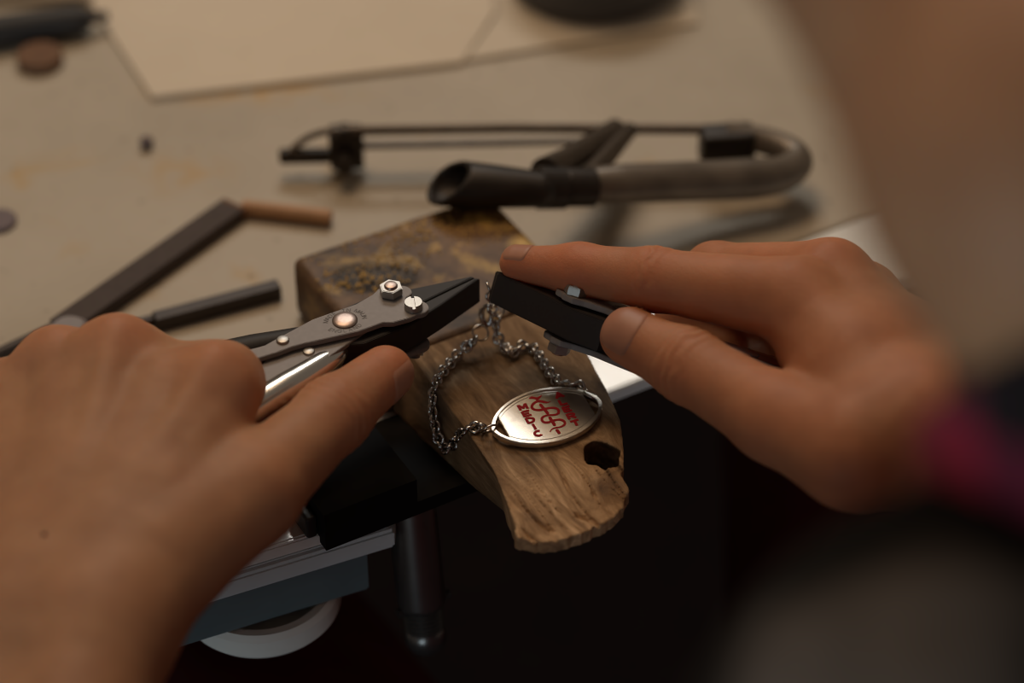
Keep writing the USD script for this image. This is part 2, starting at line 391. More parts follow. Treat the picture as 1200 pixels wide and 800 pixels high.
# bench: a top with a front board, edge strips and a round catch tray below
EX = EX_
be0, be1 = at(240, 664, 0), at(370, 625, 0)                    # two points of the left stretch of the front edge
BD = (be1 - be0) / np.linalg.norm(be1 - be0); BN = np.array([BD[1], -BD[0], 0])
if BN[1] > 0: BN = -BN
def bq(s, n): return (be1 + s * BD + n * BN)[:2]               # s along the left edge, n outwards
c1 = at(718, 457, 0); c2 = c1 + EX * 900
tk = np.linalg.solve(np.c_[BD[:2], -EX[:2]], (c1 - be1)[:2])   # where the two stretches meet
s2 = (at(466, 648, -15) - be1) @ BD
print("s2", s2, tk)
def front(o):                                                  # the front outline moved inwards by o
    return [bq(-700, -o), bq(s2, -o), bq(s2 + 2, -max(o, 17.5)), bq(tk[0] + 4, -max(o, 17.5)), tuple((c1 - NN * o - EX * 20)[:2]), tuple((c2 - NN * o)[:2])]
def strip_poly(o0, o1): return front(o0) + front(o1)[::-1]
bench = thing("workbench", "beige stained workbench top with a bright white front board, under the saw and files", "workbench")
fr = front(36)
obj("bench_top", slab(fr + [bq(1000, -1100), bq(-700, -1000)], -30, 0, 1), M["bench"], bench)
obj("front_board", slab(strip_poly(0, 35.5), -6, 0, 1.2), M["bench_front"], bench, label="bright white board along the front of the bench")
obj("edge_strip", slab([bq(-700, 1.5), bq(s2, 1.5), bq(s2 + 10, -20), bq(-700, -20)], -15.4, -6.2, 2.0), M["edge_blue"], bench, label="blue-grey edge strip")
se = (at(436, 682, -27) - be1) @ BD
obj("rail", slab([bq(-700, -2), bq(se, -2), bq(se + 4, -30), bq(-700, -30)], -34, -15.6, 1.5), M["edge_dark"], bench, label="dark teal rail")
tp = [at(u, v, -46) for u, v in ((222, 742), (300, 778), (395, 728))]
def circle3(a, b, c):
    m = np.array([[2 * (b - a)[0], 2 * (b - a)[1]], [2 * (c - a)[0], 2 * (c - a)[1]]]); r = np.array([b[:2] @ b[:2] - a[:2] @ a[:2], c[:2] @ c[:2] - a[:2] @ a[:2]])
    o = np.linalg.solve(m, r); return o, np.linalg.norm(o - a[:2])
tc, tr = circle3(*tp)
print("tray", tc, tr, tk)
tray = lathe([(0.01, -46), (tr - 6, -46), (tr - 1.5, -45), (tr, -43), (tr, -36.5), (tr - 1.5, -34.5), (tr - 4, -34.5), (tr - 5, -41), (0.01, -42)], 96)
tray.apply_translation((tc[0], tc[1], 0))
obj("catch_tray", tray, M["white_plastic"], bench, label="white round catch tray below the bench edge")
for s in (-640, 900):
    for n in (-120, -940):
        c = bq(s, n)
        obj("leg", hull_box((c[0] - 30, c[1] - 30, -840), (c[0] + 30, c[1] + 30, -30.5), 3), M["edge_dark"], bench)

# ------------------------------------------------------------------ anvil block, bracket and screw
def sn(s, n, z): return s * EX + n * NN + np.array([0, 0, z])
LOC = np.eye(4); LOC[:3, 0] = EX; LOC[:3, 1] = NN; LOC[:3, 2] = (0, 0, -1)   # x across, y towards worker, z down
av = thing("bench_anvil", "rusty steel anvil block with black clamp bracket gripping the bench edge", "anvil block")
A0, A1 = at(313, 268, 24), at(602, 256, 24)
s0, s1 = A0 @ EX, A1 @ EX
n0, n1 = (A0 @ NN + A1 @ NN) / 2, -12.0
def box_sn(sa, sb, na, nb, za, zb, r=1.5):
    m = hull_box((sa, na, -zb), (sb, nb, -za), r); m.apply_transform(LOC); return m
def m_sn(sa, sb, na, nb, za, zb): return m3.Manifold.cube((sb - sa, nb - na, zb - za)).translate((sa, na, -zb))
# the block: rounded, with a shallow worn hollow on top
stn = at(440, 324, 24)
def block_sdf(p):
    q = np.c_[p @ EX - (s0 + s1) / 2, p @ NN - (n0 + n1) / 2, p[:, 2] - 12.15]
    h = np.array([(s1 - s0) / 2, (n1 - n0) / 2, 11.85]) - 3.0
    w = np.abs(q) - h
    d = np.linalg.norm(np.maximum(w, 0), axis=1) + np.minimum(w.max(1), 0) - 3.0
    e = np.hypot((p - stn) @ RT / 15, (p - stn)[:, 1] / 8.5)
    d = d + 1.6 * np.clip(1 - e ** 2, 0, 1) * np.clip((p[:, 2] - 20) / 3, 0, 1)
    return d + .7 * (meshkit.fbm(p * .09, 4, 6) - .5)
cs = np.array([sn(a_, b_, c_) for a_ in (s0, s1) for b_ in (n0, n1) for c_ in (0, 24)])
avv, avf = nets(block_sdf, cs.min(0) - 4, cs.max(0) + 4, 1.4)
avv[:, 2] = np.maximum(avv[:, 2], .25)
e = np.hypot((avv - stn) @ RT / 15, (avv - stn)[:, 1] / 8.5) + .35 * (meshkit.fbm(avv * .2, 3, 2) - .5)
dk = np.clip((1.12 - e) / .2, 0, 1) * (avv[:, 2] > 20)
yl = np.clip(1.2 - np.hypot((avv - at(560, 262, 24)) @ RT / 30, (avv - at(560, 262, 24))[:, 1] / 20), 0, 1) * (avv[:, 2] > 20)
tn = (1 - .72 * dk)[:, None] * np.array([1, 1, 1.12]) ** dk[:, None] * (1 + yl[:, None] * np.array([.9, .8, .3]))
obj("block", (avv, avf), M["anvil"], av, tint=tn)
brm = (m_sn(-84, -52, -8, 31.5, .4, 13) + m_sn(-84, -34, -8, 31.5, .4, 3.5) + m_sn(-84, -26, 27.2, 31.5, -2, 3.5) + m_sn(-50, 6, -8, 31.5, .4, 2.6)).to_mesh()
brm = trimesh.Trimesh(brm.vert_properties[:, :3], brm.tri_verts, process=False); brm.apply_transform(LOC); 
obj("bracket", brm, M["black_iron"], av, label="matt black bracket over the bench edge")
obj("bracket_flange", box_sn(-88, -84.2, 12, 27, .6, 9, 1.0), M["black_iron_worn"], av)
sc0 = at(487, 640, -24); sc1 = at(497, 735, -63)
ax = (at(497, 728, -52) - sc0); ax /= np.linalg.norm(ax)
ts = [sc0 + ax * q for q in np.arange(20, 32, .8)]
obj("clamp_screw", tube(ts, [6.2 + .5 * (i % 2) for i in range(len(ts))], 20), M["black_iron_worn"], av)
obj("screw_sleeve", tube([sc0 + ax * q for q in (-22, -20, 20, 22)], [7.4, 8.0, 8.0, 7.2], 24), M["screw_steel"], av, label="dark polished screw sleeve")
T = frame(ax); T[:3, 3] = sc0 + ax * 34
ball = trimesh.creation.icosphere(3, 7.0); ball.apply_scale((1, 1, 1.05))
obj("screw_ball", put(ball, T), M["screw_steel"], av, label="polished ball end of the screw")
obj("tommy_bar", tube([sc0 + ax * 22 - EX * 9, sc0 + ax * 22 + EX * 10], 1.7, 12), M["black_iron_worn"], av)

# ------------------------------------------------------------------ wooden bench pin
def poly_sdf(p2, poly):
    poly = np.asarray(poly, float); d = np.full(len(p2), 1e9); ins = np.zeros(len(p2), bool)
    for i in range(len(poly)):
        a, b = poly[i], poly[(i + 1) % len(poly)]
        ab = b - a; t = np.clip((p2 - a) @ ab / (ab @ ab), 0, 1)
        d = np.minimum(d, ((p2 - a - t[:, None] * ab) ** 2).sum(1))
        c = ((a[1] <= p2[:, 1]) != (b[1] <= p2[:, 1]))
        with np.errstate(divide="ignore", invalid="ignore"):
            xi = a[0] + (p2[:, 1] - a[1]) / (b[1] - a[1]) * ab[0]
        ins ^= c & (p2[:, 0] < xi)
    return np.where(ins, -1, 1) * np.sqrt(d)
top_uv = [(478, 408), (500, 440), (517, 463), (536, 488), (553, 512), (577, 548), (590, 575), (600, 600), (606, 620), (622, 626), (640, 627), (664, 622), (690, 612), (712, 602), (733, 585), (737, 566), (729, 553),
          (731, 520), (727, 492), (718, 470), (706, 447), (692, 420), (682, 400), (664, 372), (640, 352)]
top_xy = np.array([at(u, v, 24)[:2] for u, v in top_uv])
bot_uv = [(452, 466), (464, 481), (496, 514), (532, 547), (568, 583), (592, 608)]
bot_xy = np.array([at(u, v, 4)[:2] for u, v in bot_uv])
pinbase = np.array([at(590, 330, 24)[:2]])
bite = at(706, 531, 24)
def wood_sdf(p):
    q = p[:, :2]
    n = p @ NN; s = p @ EX
    lift = np.clip((24 - p[:, 2]) / 20, 0, 1)
    # the left side leans outwards below, the front leans back under the tip
    d = poly_sdf(q, top_xy)
    left = poly_sdf(q, np.vstack([bot_xy, top_xy[8:]]))
    d = d + (left - d) * lift
    n_t = 76 + 4 * np.sin(s * .3)
    bottom = 3 + np.clip((n - 30) / 46, 0, 1) ** 1.5 * 13
    topz = 23.9 - np.clip((n - 58) / 20, 0, 1) ** 2 * 3.0 + .5 * (meshkit.fbm(np.c_[s * .16, n * .06, p[:, 2] * 0], 3, 3) - .5)
    # cracks along the grain at the worn tip
    tipm = np.clip((n - 50) / 16, 0, 1)
    gr = meshkit.fbm(np.c_[s * .55, n * .05, p[:, 2] * .02], 3, 11)
    d = d + tipm * (np.abs(gr - .5) < .05) * .0 + (gr - .5) * (.5 + 2.2 * tipm)
    crack = np.abs(meshkit.noise(np.c_[s * .42 + .8 * np.sin(n * .12), n * .035, n * 0 + 3.3], 5) - .5)
    topz = topz - tipm * np.clip(1 - crack / .05, 0, 1) * 1.5 - .15 * (gr - .5) - tipm * (gr - .5) * 1.2
    d = np.maximum(d, np.maximum(p[:, 2] - topz, bottom - p[:, 2]))
    # the charred notch
    b = np.c_[(s - bite @ EX), (n - bite @ NN)]
    bd = np.sqrt((b[:, 0] / 1.15) ** 2 + (b[:, 1] / 1.2) ** 2) - 4.9 - 1.6 * (meshkit.fbm(p * .35, 3, 5) - .5) * 2
    bd = np.maximum(bd, 12 - p[:, 2])
    d = np.maximum(d, -bd)
    d = np.maximum(d, -11.6 - n)
    return d * .8
ctr = np.vstack([top_xy, bot_xy])
wlo, whi = np.r_[ctr.min(0) - 4, 1.0], np.r_[ctr.max(0) + 4, 27.0]
wv, wf = nets(wood_sdf, wlo, whi, .55, project=False)
b = np.c_[(wv @ EX - bite @ EX), (wv @ NN - bite @ NN)]
char = np.clip(1.35 - np.hypot(b[:, 0] / 1.1, b[:, 1] / 1.2) / 5.8, 0, 1) ** .6 * (wv[:, 2] < 23.3)
wn = wv @ NN
fresh = np.clip((wn - 46) / 16 + .7 * (meshkit.fbm(wv * .12, 3, 8) - .5), 0, 1)
tone = (1.12 + 1.25 * fresh)[:, None] * np.array([1, 1.02, 1.06]) ** fresh[:, None] * (1 - .93 * char)[:, None]
obj("bench_pin", (wv, wf), M["wood"], tint=tone, label="worn wooden bench pin with a charred notch and split tip, under the bracelet", cat="bench pin")

# yellow grains on the anvil
gm = []
for i in range(900):
    c = rng.integers(0, 7)
    u, v = [(430, 330), (470, 270), (520, 262), (405, 268), (575, 265), (610, 357), (445, 300)][c]
    u += rng.normal(0, (28, 30, 34, 34, 22, 10, 45)[c]); v += rng.normal(0, (8, 10, 9, 12, 9, 5, 16)[c])
    p = at(u, v, 24.1)
    if not (s0 + 2 < p @ EX < s1 - 2 and n0 + 2 < p @ NN < n1 - 1.5): continue
    g = trimesh.creation.icosphere(0, rng.uniform(.25, .75)); g.vertices *= rng.uniform(.5, 1.2, (len(g.vertices), 1)); g.vertices[:, 2] *= .6
    g.apply_translation(p); gm.append(g)
obj("yellow_filings", cat_m(*gm), M["filing"], smooth=False, label="yellow filings scattered over the rusty anvil block", cat="filings", kind="stuff")

# ------------------------------------------------------------------ emblem bracelet
brc = thing("bracelet", "steel medical bracelet with oval red-lettered emblem and round-link chain on the bench pin", "bracelet")
eL, eR = at(577, 506, 26.2), at(704, 471, 26.2)
ec = (eL + eR) / 2; ec[2] = 24.9
ex = eR - eL; elen = np.linalg.norm(ex); ex /= elen; ey = np.array([-ex[1], ex[0], 0])
ET = np.eye(4); _t = math.radians(3.5)
ET[:3, 0] = ex; ET[:3, 1] = math.cos(_t) * ey + math.sin(_t) * np.array([0, 0, 1.0]); ET[:3, 2] = np.cross(ET[:3, 0], ET[:3, 1]); ET[:3, 3] = ec
H = elen / 2; W = 11.6
th = np.linspace(0, 2 * np.pi, 121)[:-1]
def oval(h, w, pw=1.22):
    c, s_ = np.cos(th), np.sin(th)
    return Polygon(np.c_[h * np.sign(c) * np.abs(c) ** 1.0, w * np.sign(s_) * np.abs(s_) ** pw])
o_out = oval(H, W, 1.22)
o_in = oval(H - 1.15, W - 1.1, 1.22)
slots = [Polygon([(sx * (H - 4.0), -6), (sx * (H - 4.0), 6), (sx * H * 1.2, 6), (sx * H * 1.2, -6)]) for sx in (-1, 1)]
plate = o_out
for s_ in slots: plate = plate.difference(s_.intersection(o_in))
base = slab(plate, 0, 2.0, .35)
emb = obj("emblem", put(base, ET), M["emblem"], brc, smooth=25)
rim = slab(o_out.difference(o_in), 1.9, 2.35, .2)
line = slab(oval(H - 1.9, W - 1.8, 1.22).difference(oval(H - 2.15, W - 2.05, 1.22)).intersection(Polygon([(-H + 4.4, -20), (H - 4.4, -20), (H - 4.4, 20), (-H + 4.4, 20)])), 1.98, 2.16, .05)
obj("rim", put(rim, ET), M["emblem"], emb); obj("border_line", put(line, ET), M["emblem"], emb)
arc = lambda cx, cy, rx, ry, a0, a1: [(cx + rx * math.cos(math.radians(a)), cy + ry * math.sin(math.radians(a))) for a in np.linspace(a0, a1, 14)]
GLYPH = {"M": [[(.08, 0), (.08, 1)], [(.08, .95), (.5, .3), (.92, .95)], [(.92, 0), (.92, 1)]], "E": [[(.1, 0), (.1, 1)], [(.1, .92), (.95, .92)], [(.1, .5), (.8, .5)], [(.1, .08), (.95, .08)]],
         "D": [[(.1, 0), (.1, 1)], [(.1, .92)] + arc(.4, .5, .5, .42, 90, -90) + [(.1, .08)]], "I": [[(.5, -.02), (.5, 1.02)]], "C": [arc(.52, .5, .42, .42, 45, 315)],
         "A": [[(.05, 0), (.5, .95), (.95, 0)], [(.25, .3), (.75, .3)]], "L": [[(.15, 1), (.15, 0)], [(.15, .08), (.9, .08)]],
         "R": [[(.1, 0), (.1, 1)], [(.1, .92)] + arc(.55, .69, .33, .23, 90, -90) + [(.1, .46)], [(.45, .46), (.92, 0)]], "T": [[(.5, 0), (.5, 1)], [(0, .92), (1, .92)]]}
def word_column(word, x, y0, step, size, name, lab):
    ms = []
    for i, ch in enumerate(word):
        g = __import__("shapely").union_all([LineString(q).buffer(.16, quad_segs=4, cap_style="flat") for q in GLYPH[ch]])
        g = affinity.scale(affinity.translate(g, -.5, -.5), size * 1.12, size, origin=(0, 0))
        t = cat_m(*[trimesh.creation.extrude_polygon(q, .12, engine="earcut") for q in getattr(g, "geoms", [g])])
        t.apply_translation((x, y0 - i * step, 2.0)); ms.append(t)
    obj(name, put(cat_m(*ms), ET), M["red_enamel"], emb, smooth=False, label=lab)
def em_loc(u, v):
    d = at(u, v, 26.9) - ec; return np.array([d @ ex, d @ ey])
mM, mC = em_loc(611, 478), em_loc(632, 506)
aA, aT = em_loc(654, 464), em_loc(675, 494)
word_column("MEDIC", (mM[0] + mC[0]) / 2, mM[1], (mM[1] - mC[1]) / 4, 2.45, "lettering", "red letters MEDIC in a column")
word_column("ALERT", (aA[0] + aT[0]) / 2, aA[1], (aA[1] - aT[1]) / 4, 2.45, "lettering", "red letters ALERT in a column")
# serpent and staff between the columns
def ribbon(pts, w, n=60):
    P = spline(np.c_[pts, np.zeros(len(pts))], n)[:, :2]
    ww = np.interp(np.linspace(0, 1, n), np.linspace(0, 1, len(w)), w)
    return Polygon([]).union(LineString(P).buffer(.01)) if False else __import__("shapely").union_all([LineString(P[i:i + 2]).buffer(ww[i], quad_segs=4) for i in range(n - 1)])
Z = lambda cx, cy: em_loc(560 + cx / 7.5, 440 + cy / 7.5)
snake = [Z(635, 232), Z(590, 240), Z(535, 232), Z(485, 255), Z(475, 290), Z(510, 305), Z(570, 300), Z(640, 285), Z(700, 295), Z(705, 330), Z(650, 345), Z(590, 352), Z(560, 380), Z(580, 405), Z(620, 405), Z(680, 385), Z(740, 385), Z(765, 410), Z(730, 440), Z(680, 450), Z(635, 482)]
sg = ribbon(snake, [.1, .5, .45, .42, .45, .45, .45, .42, .45, .4, .35, .35, .42, .45, .42, .4, .45, .38, .3, .22, .12])
staff = [(Z(550, 262), Z(612, 330)), (Z(632, 368), Z(672, 425)), (Z(695, 470), Z(712, 490))]
for a_, b_ in staff: sg = sg.union(LineString([a_, b_]).buffer(.52, quad_segs=4))
head = Polygon([Z(445, 212), Z(470, 195), Z(520, 202), Z(560, 182), Z(545, 205), Z(520, 225), Z(495, 212)])
sg = sg.union(head.buffer(.08))
geoms = getattr(sg, "geoms", [sg])
obj("serpent_symbol", put(cat_m(*[put(trimesh.creation.extrude_polygon(g, .12, engine="earcut"), t=(0, 0, 2.0)) for g in geoms]), ET), M["red_enamel"], emb, smooth=False, label="red serpent winding round a staff")

def place_ring(c, normal, R, r, name, lab=None, a=26, b=10):
    T = frame(normal); T[:3, 3] = c
    return obj(name, put(torus(R, r, a, b), T), M["link"], brc, smooth=True, label=lab)
def chain(uvz, spacing=2.12, phase=0.0):
    P = spline([at(*q) for q in uvz], 400)
    s = np.r_[0, np.cumsum(np.linalg.norm(np.diff(P, axis=0), axis=1))]
    n = int(round(s[-1] / spacing))
    for i in range(n + 1):
        q = s[-1] * i / n
        c = np.array([np.interp(q, s, P[:, j]) for j in range(3)])
        c2 = np.array([np.interp(min(q + .6, s[-1]), s, P[:, j]) for j in range(3)])
        c1 = np.array([np.interp(max(q - .6, 0), s, P[:, j]) for j in range(3)])
        t = c2 - c1; t /= np.linalg.norm(t)
        side = np.cross(t, (0, 0, 1.0)); side /= np.linalg.norm(side); upv = np.cross(side, t)
        a = math.radians(45 if i % 2 else -45) + rng.normal(0, .14)
        nrm = math.cos(a) * upv + math.sin(a) * side
        place_ring(c, nrm, 1.6, .52, "link", a=20, b=8)
left_path = [(556, 399, 31), (547, 406, 28), (536, 416, 26.2), (524, 430, 25.8), (514, 442, 25.3), (509, 458, 22.5), (507, 476, 19.5), (509, 494, 16), (513, 511, 12.5), (518, 523, 10), (526, 525, 11), (534, 515, 15), (541, 508, 19.5), (550, 502, 25), (559, 500, 25.8), (564, 500, 26)]
right_path = [(581, 374, 33), (581, 384, 30.5), (583, 394, 28), (590, 405, 26.2), (599, 414, 25.9), (608, 407, 25.9), (619, 405, 25.8), (629, 413, 25.8), (636, 424, 25.8), (644, 436, 25.8), (653, 447, 25.8), (664, 452, 25.8), (675, 452, 25.8), (684, 456, 25.9)]
chain(left_path); chain(right_path)
place_ring(at(563, 390, 30), (.25, -.55, .8), 2.55, .36, "jump_ring")
jl = at(577, 501, 26.4)
place_ring(jl + ex * -1.2, ey * .85 + np.array([0, 0, .5]), 2.6, .36, "jump_ring", a=30)
jr = em_loc(693, 461)
place_ring(at(693, 463, 26.6), (.45, .35, .8), 2.5, .34, "jump_ring", a=30)
place_ring(at(573, 337, 47), (.9, .2, .3), 1.9, .42, "jump_ring")
place_ring(at(575, 347, 43.5), (.2, -.9, .4), 1.42, .44, "link", a=20, b=8)
place_ring(at(576, 355, 40.5), (.9, -.1, .4), 1.42, .44, "link", a=20, b=8)
place_ring(at(577, 362, 37.5), (.3, -.9, .3), 1.5, .44, "link", a=20, b=8)
place_ring(at(583, 363, 36), (.2, -.75, .6), 2.2, .32, "jump_ring")
cl = [at(u, v, z) for u, v, z in ((575, 357, 39.5), (568, 359, 38.5), (565, 366, 36), (566, 376, 33), (571, 381, 31.5), (575, 374, 33.5), (573, 364, 37))]
ob = obj("clasp", tube(spline(cl, 40), np.interp(np.linspace(0, 1, 40), [0, .4, .7, 1], [.55, 1.0, .8, .45]), 14), M["link"], brc, smooth=True, label="small lobster clasp")
obj("clasp_lever", tube([at(563, 362, 38), at(561, 369, 36)], [.5, .4], 10), M["link"], brc)

# ------------------------------------------------------------------ pliers
def make_pliers(name, label, M4):
    t = thing(name, label, "pliers", M4)
    # x runs from the jaw tips to the handles, y across, z out of the upper plate (mm)
    jt, jb = -3.0, -13.0
    far = [(2, -5.2), (1.2, -4.2), (10, -2.6), (24, .3), (40, 2), (46, -1), (44, -9), (34, -10.5), (24, -8.5)]
    near = [(0, -3.0), (17, 3.6), (30, 8.0), (46, 9.6), (52, 7), (50, 0), (41, 1.4), (24.6, .8), (10.5, -2.0), (1.3, -3.8)]
    obj("jaw", slab(far, jb, jt, .5), M["jaw"], t)
    obj("jaw", slab(near, jb, jt, .5), M["jaw"], t)
    pl = Polygon([(80.5, 1.6), (69.5, -1.6), (64.7, -2.8), (56.4, -5.0), (48.8, -5.4), (41.4, -5.6), (34.8, -7.6), (31.5, -9.6), (27.8, -9.2), (25.4, -6.3), (25.6, -2.6), (27.6, -.4), (26.0, 1.0), (22.9, 2.4),
                  (21.8, 4.6), (23.4, 7.2), (29.4, 8.2), (35.1, 7.8), (37.9, 6.4), (46.1, 6.8), (55.5, 5.6), (63.3, 4.5), (67, 4.2), (72, 4.6), (80.5, 4.4)])
    pl = pl.union(Point(26.4, -4.6).buffer(3.2)).union(Point(25.2, 4.6).buffer(3.4))
    pl = pl.buffer(1.2, quad_segs=6).buffer(-2.0, quad_segs=6).buffer(.8, quad_segs=6)
    for z0, z1 in ((-1.9, 0), (-16.0, -14.1)):
        obj("side_plate", slab(pl, z0, z1, .35), M["plate_steel"], t)
    # handles: a flat web that folds into a round grip
    def handle(pts, web, side, hm):
        mesh = []
        P = spline(np.c_[pts, np.full(len(pts), -6.2)], 50)
        r = np.interp(np.linspace(0, 1, 50), [0, .05, .12, .3, .9, 1], [1.5, 3.2, 4.3, 5.2, 5.6, 4.6])
        h = tube(P, r, 28)
        
        mesh.append(h)
        hh = obj("handle", cat_m(*mesh), hm, t, smooth=40)
        obj("web", cat_m(slab(web, -3.9, -2.3, .3), slab(web, -13.6, -12.0, .3)), M["plate_steel"], hh)
        return hh
    # near handle
    hp = [(50, 5.6), (58, 9.0), (72, 14.0), (92, 20.6), (112, 25.5), (130, 27)]
    web = Polygon([(40, 1.5), (52, .2), (64, -2.0), (72, 1.5), (92, 14), (108, 24), (92, 24), (72, 16.5), (58, 11), (49, 7.5), (41, 4.5)])
    obj("spring_leaf", slab([(50, 1), (64, 1.5), (80, 5.5), (104, 10), (104, 2), (80, -1), (64, -2.5), (50, -1)], -11.8, -4.2, .4), M["jaw"], t, label="black inner leaf between the handles")
    hb = handle(hp, web, 1, M["handle_chrome"])
    hq = [(52, -3.4), (64, -4.6), (78, -6.5), (96, -9), (114, -11.5), (130, -12)]
    web2 = Polygon([(44, -4), (56, -3.5), (66, 1.5), (80, 2.5), (98, -3), (112, -10), (92, -9), (70, -5.5), (56, -5)])
    ha = handle(hq, web2, -1, M["jaw"])
    dome_ = lambda r, h: lathe([(0, 0), (r, 0), (r, h * .35), (r * .85, h * .8), (r * .5, h), (0, h)], 28)
    obj("rivet", put(dome_(3.9, 1.0), t=(47.8, .2, 0)), M["copper"], t, label="large flat centre rivet")
    obj("rivet", put(dome_(2.0, 1.0), t=(68.5, .4, 0)), M["steel"], t)
    obj("rivet", put(dome_(1.9, 1.1), t=(62.6, 6.2, -2.6)), M["steel"], t)
    def nut(x, y, z, sgn=1):
        hx = Polygon([(3.7 * math.cos(a), 3.7 * math.sin(a)) for a in np.arange(6) * math.pi / 3 + .3])
        m = slab(hx, 0, 3.0, .45)
        if sgn < 0: m.apply_transform(trimesh.transformations.rotation_matrix(math.pi, (1, 0, 0)))
        n_ = obj("nut", put(m, t=(x, y, z)), M["steel"], t)
        d = put(dome_(2.1, 1.0), t=(0, 0, 2.9))
        if sgn < 0: d.apply_transform(trimesh.transformations.rotation_matrix(math.pi, (1, 0, 0)))
        obj("bolt_end", put(d, t=(x, y, z)), M["copper"], n_)
    nut(29.6, -5.2, 0.02); nut(29.6, -5.2, -16.05, -1)
    def slotted(x, y, z, sgn=1):
        c = m3.Manifold.cylinder(2.4, 2.9, 2.7, 32) - m3.Manifold.cube((8, 1.0, 2), True).translate((0, 0, 2.6)).rotate((0, 0, 70))
        mm = c.to_mesh(); m = trimesh.Trimesh(mm.vert_properties[:, :3], mm.tri_verts, process=False)
        if sgn < 0: m.apply_transform(trimesh.transformations.rotation_matrix(math.pi, (1, 0, 0)))
        obj("slotted_screw", put(m, t=(x, y, z)), M["steel"], t)
    slotted(26.4, 4.2, .02); slotted(26.4, 4.2, -16.05, -1)
    # stamped words round the rivet
    ms = []
    for word, a0, da in (("MADE IN", 150, -15), ("MAUN", 32, -16), ("ENGLAND", 205, 15.5)):
        for i, ch in enumerate(word):
            if ch == " ": continue
            a = math.radians(a0 + i * da + 180)
            g = meshkit.text_mesh(ch, 1.55, .05)
            b0, b1 = g.bounds; g.apply_translation((-(b0[0] + b1[0]) / 2, -.77, 0))
            g.apply_transform(trimesh.transformations.rotation_matrix(a - math.pi / 2 if da < 0 else a + math.pi / 2, (0, 0, 1)))
            g.apply_translation((47.8 + 6.2 * math.cos(a), .2 + 4.7 * math.sin(a), .01)); ms.append(g)
    obj("lettering", cat_m(*ms), M["ink"], t, smooth=False, label="dark stamped maker's words round the rivet")
    # engraved ring and tick on the near grip
    for (x, y, z, tilt) in ((84, 15.6, -1.5, .35), (88, 21.8, -1.6, -.6)):
        T = frame((-.3 * 0, math.sin(-tilt) * .8, 1)); T[:3, 3] = (x, y, z)
        obj("engraved_mark", put(torus(1.25, .13, 24, 6), T), M["ink"], t)
    obj("engraved_mark", tube([(80.5, 18.0, -1.0), (82.0, 19.8, -1.7), (83.8, 20.8, -2.6)], .14, 6), M["ink"], t)
    return t
pO = at(567, 323, 54); pX = at(404, 375, 54) - pO; pX /= np.linalg.norm(pX); pZ = np.array([0, 0, 1.0]); pY = np.cross(pZ, pX)
make_pliers("parallel_pliers", "parallel pliers in the left hand, plated cover with nut, screw and stamped rivet facing up", basis(pO, pX, pY, pZ))
qO = at(590, 305, 55.5); qX = at(868, 420, 56) - qO; qX /= np.linalg.norm(qX)
qh = np.cross([0, 0, 1.0], qX); qh /= np.linalg.norm(qh); qu = np.cross(qX, qh)
rl = math.radians(28); qY = math.cos(rl) * qh - math.sin(rl) * qu; qZ = np.cross(qX, qY)
make_pliers("parallel_pliers", "parallel pliers pinched edge-on between right index finger and thumb, black jaw side showing", basis(qO, qX, qY, qZ))

# ------------------------------------------------------------------ saw behind the anvil
saw = thing("jewellers_saw", "dark steel jeweller's saw frame with grey handle and black nose resting behind the anvil", "saw")
obj("spine_rod", tube([at(402, 153, 20), at(600, 150, 20), at(866, 152, 20)], 1.9, 14), M["saw_rod"], saw)
obj("blade", slab([at(424, 170, 13)[:2], at(705, 164, 13)[:2], at(705, 160, 13)[:2], at(424, 165, 13)[:2]], 11, 13, .1), M["saw_rod"], saw)
def hex_blk(uva, uvb, z0, z1, w, r=1.2):
    a, b = at(*uva, (z0 + z1) / 2), at(*uvb, (z0 + z1) / 2)
    d = b - a; d[2] = 0; L = np.linalg.norm(d); d /= L; n = np.array([-d[1], d[0], 0])
    m = hull_box((0, -w / 2, z0), (L, w / 2, z1), r)
    T = np.eye(4); T[:3, 0] = d; T[:3, 1] = n; T[:3, 3] = (a[0], a[1], 0)
    return put(m, T)
obj("frame_end", hex_blk((327, 183), (426, 181), 6, 11.5, 4), M["saw_dark"], saw)
obj("frame_end", tube(spline([at(340, 178, 11), at(356, 164, 15), at(378, 155, 19), at(402, 153, 20)], 24), [1.3] * 24, 12), M["saw_handle"], saw)
obj("clamp_block", hex_blk((386, 172), (426, 171), 4, 19, 9), M["saw_dark"], saw)
obj("thumb_screw", cat_m(tube([at(404, 196, 10), at(404, 186, 10)], [3.2, 3.2], 16), tube([at(404, 150, 19), at(404, 160, 19)], [2.6, 2.6], 16)), M["saw_dark"], saw)
obj("clamp_block", hex_blk((820, 172), (884, 168), 8, 22, 11, 2), M["saw_dark"], saw)
bowp = spline([at(u, v, z) for u, v, z in ((688, 217, 26), (760, 214, 23), (840, 211, 18), (890, 208, 16), (925, 200, 15), (934, 186, 15), (915, 172, 16), (872, 160, 18), (850, 156, 19))], 60)
obj("handle", tube(bowp, np.interp(np.linspace(0, 1, 60), [0, .1, .55, .75, .88, 1], [6.2, 7.0, 7.4, 5.6, 5.0, 4.6]), 24), M["saw_handle"], saw, label="grey curved tubular handle")
ca, cb = at(628, 220, 30), at(697, 219, 26)
obj("collar", tube([ca, ca + (cb - ca) * .03, ca + (cb - ca) * .47, ca + (cb - ca) * .5, ca + (cb - ca) * .53, cb - (cb - ca) * .03, cb], [6.6, 7.6, 7.6, 6.6, 6.9, 6.9, 6.0], 24), M["saw_dark"], saw)
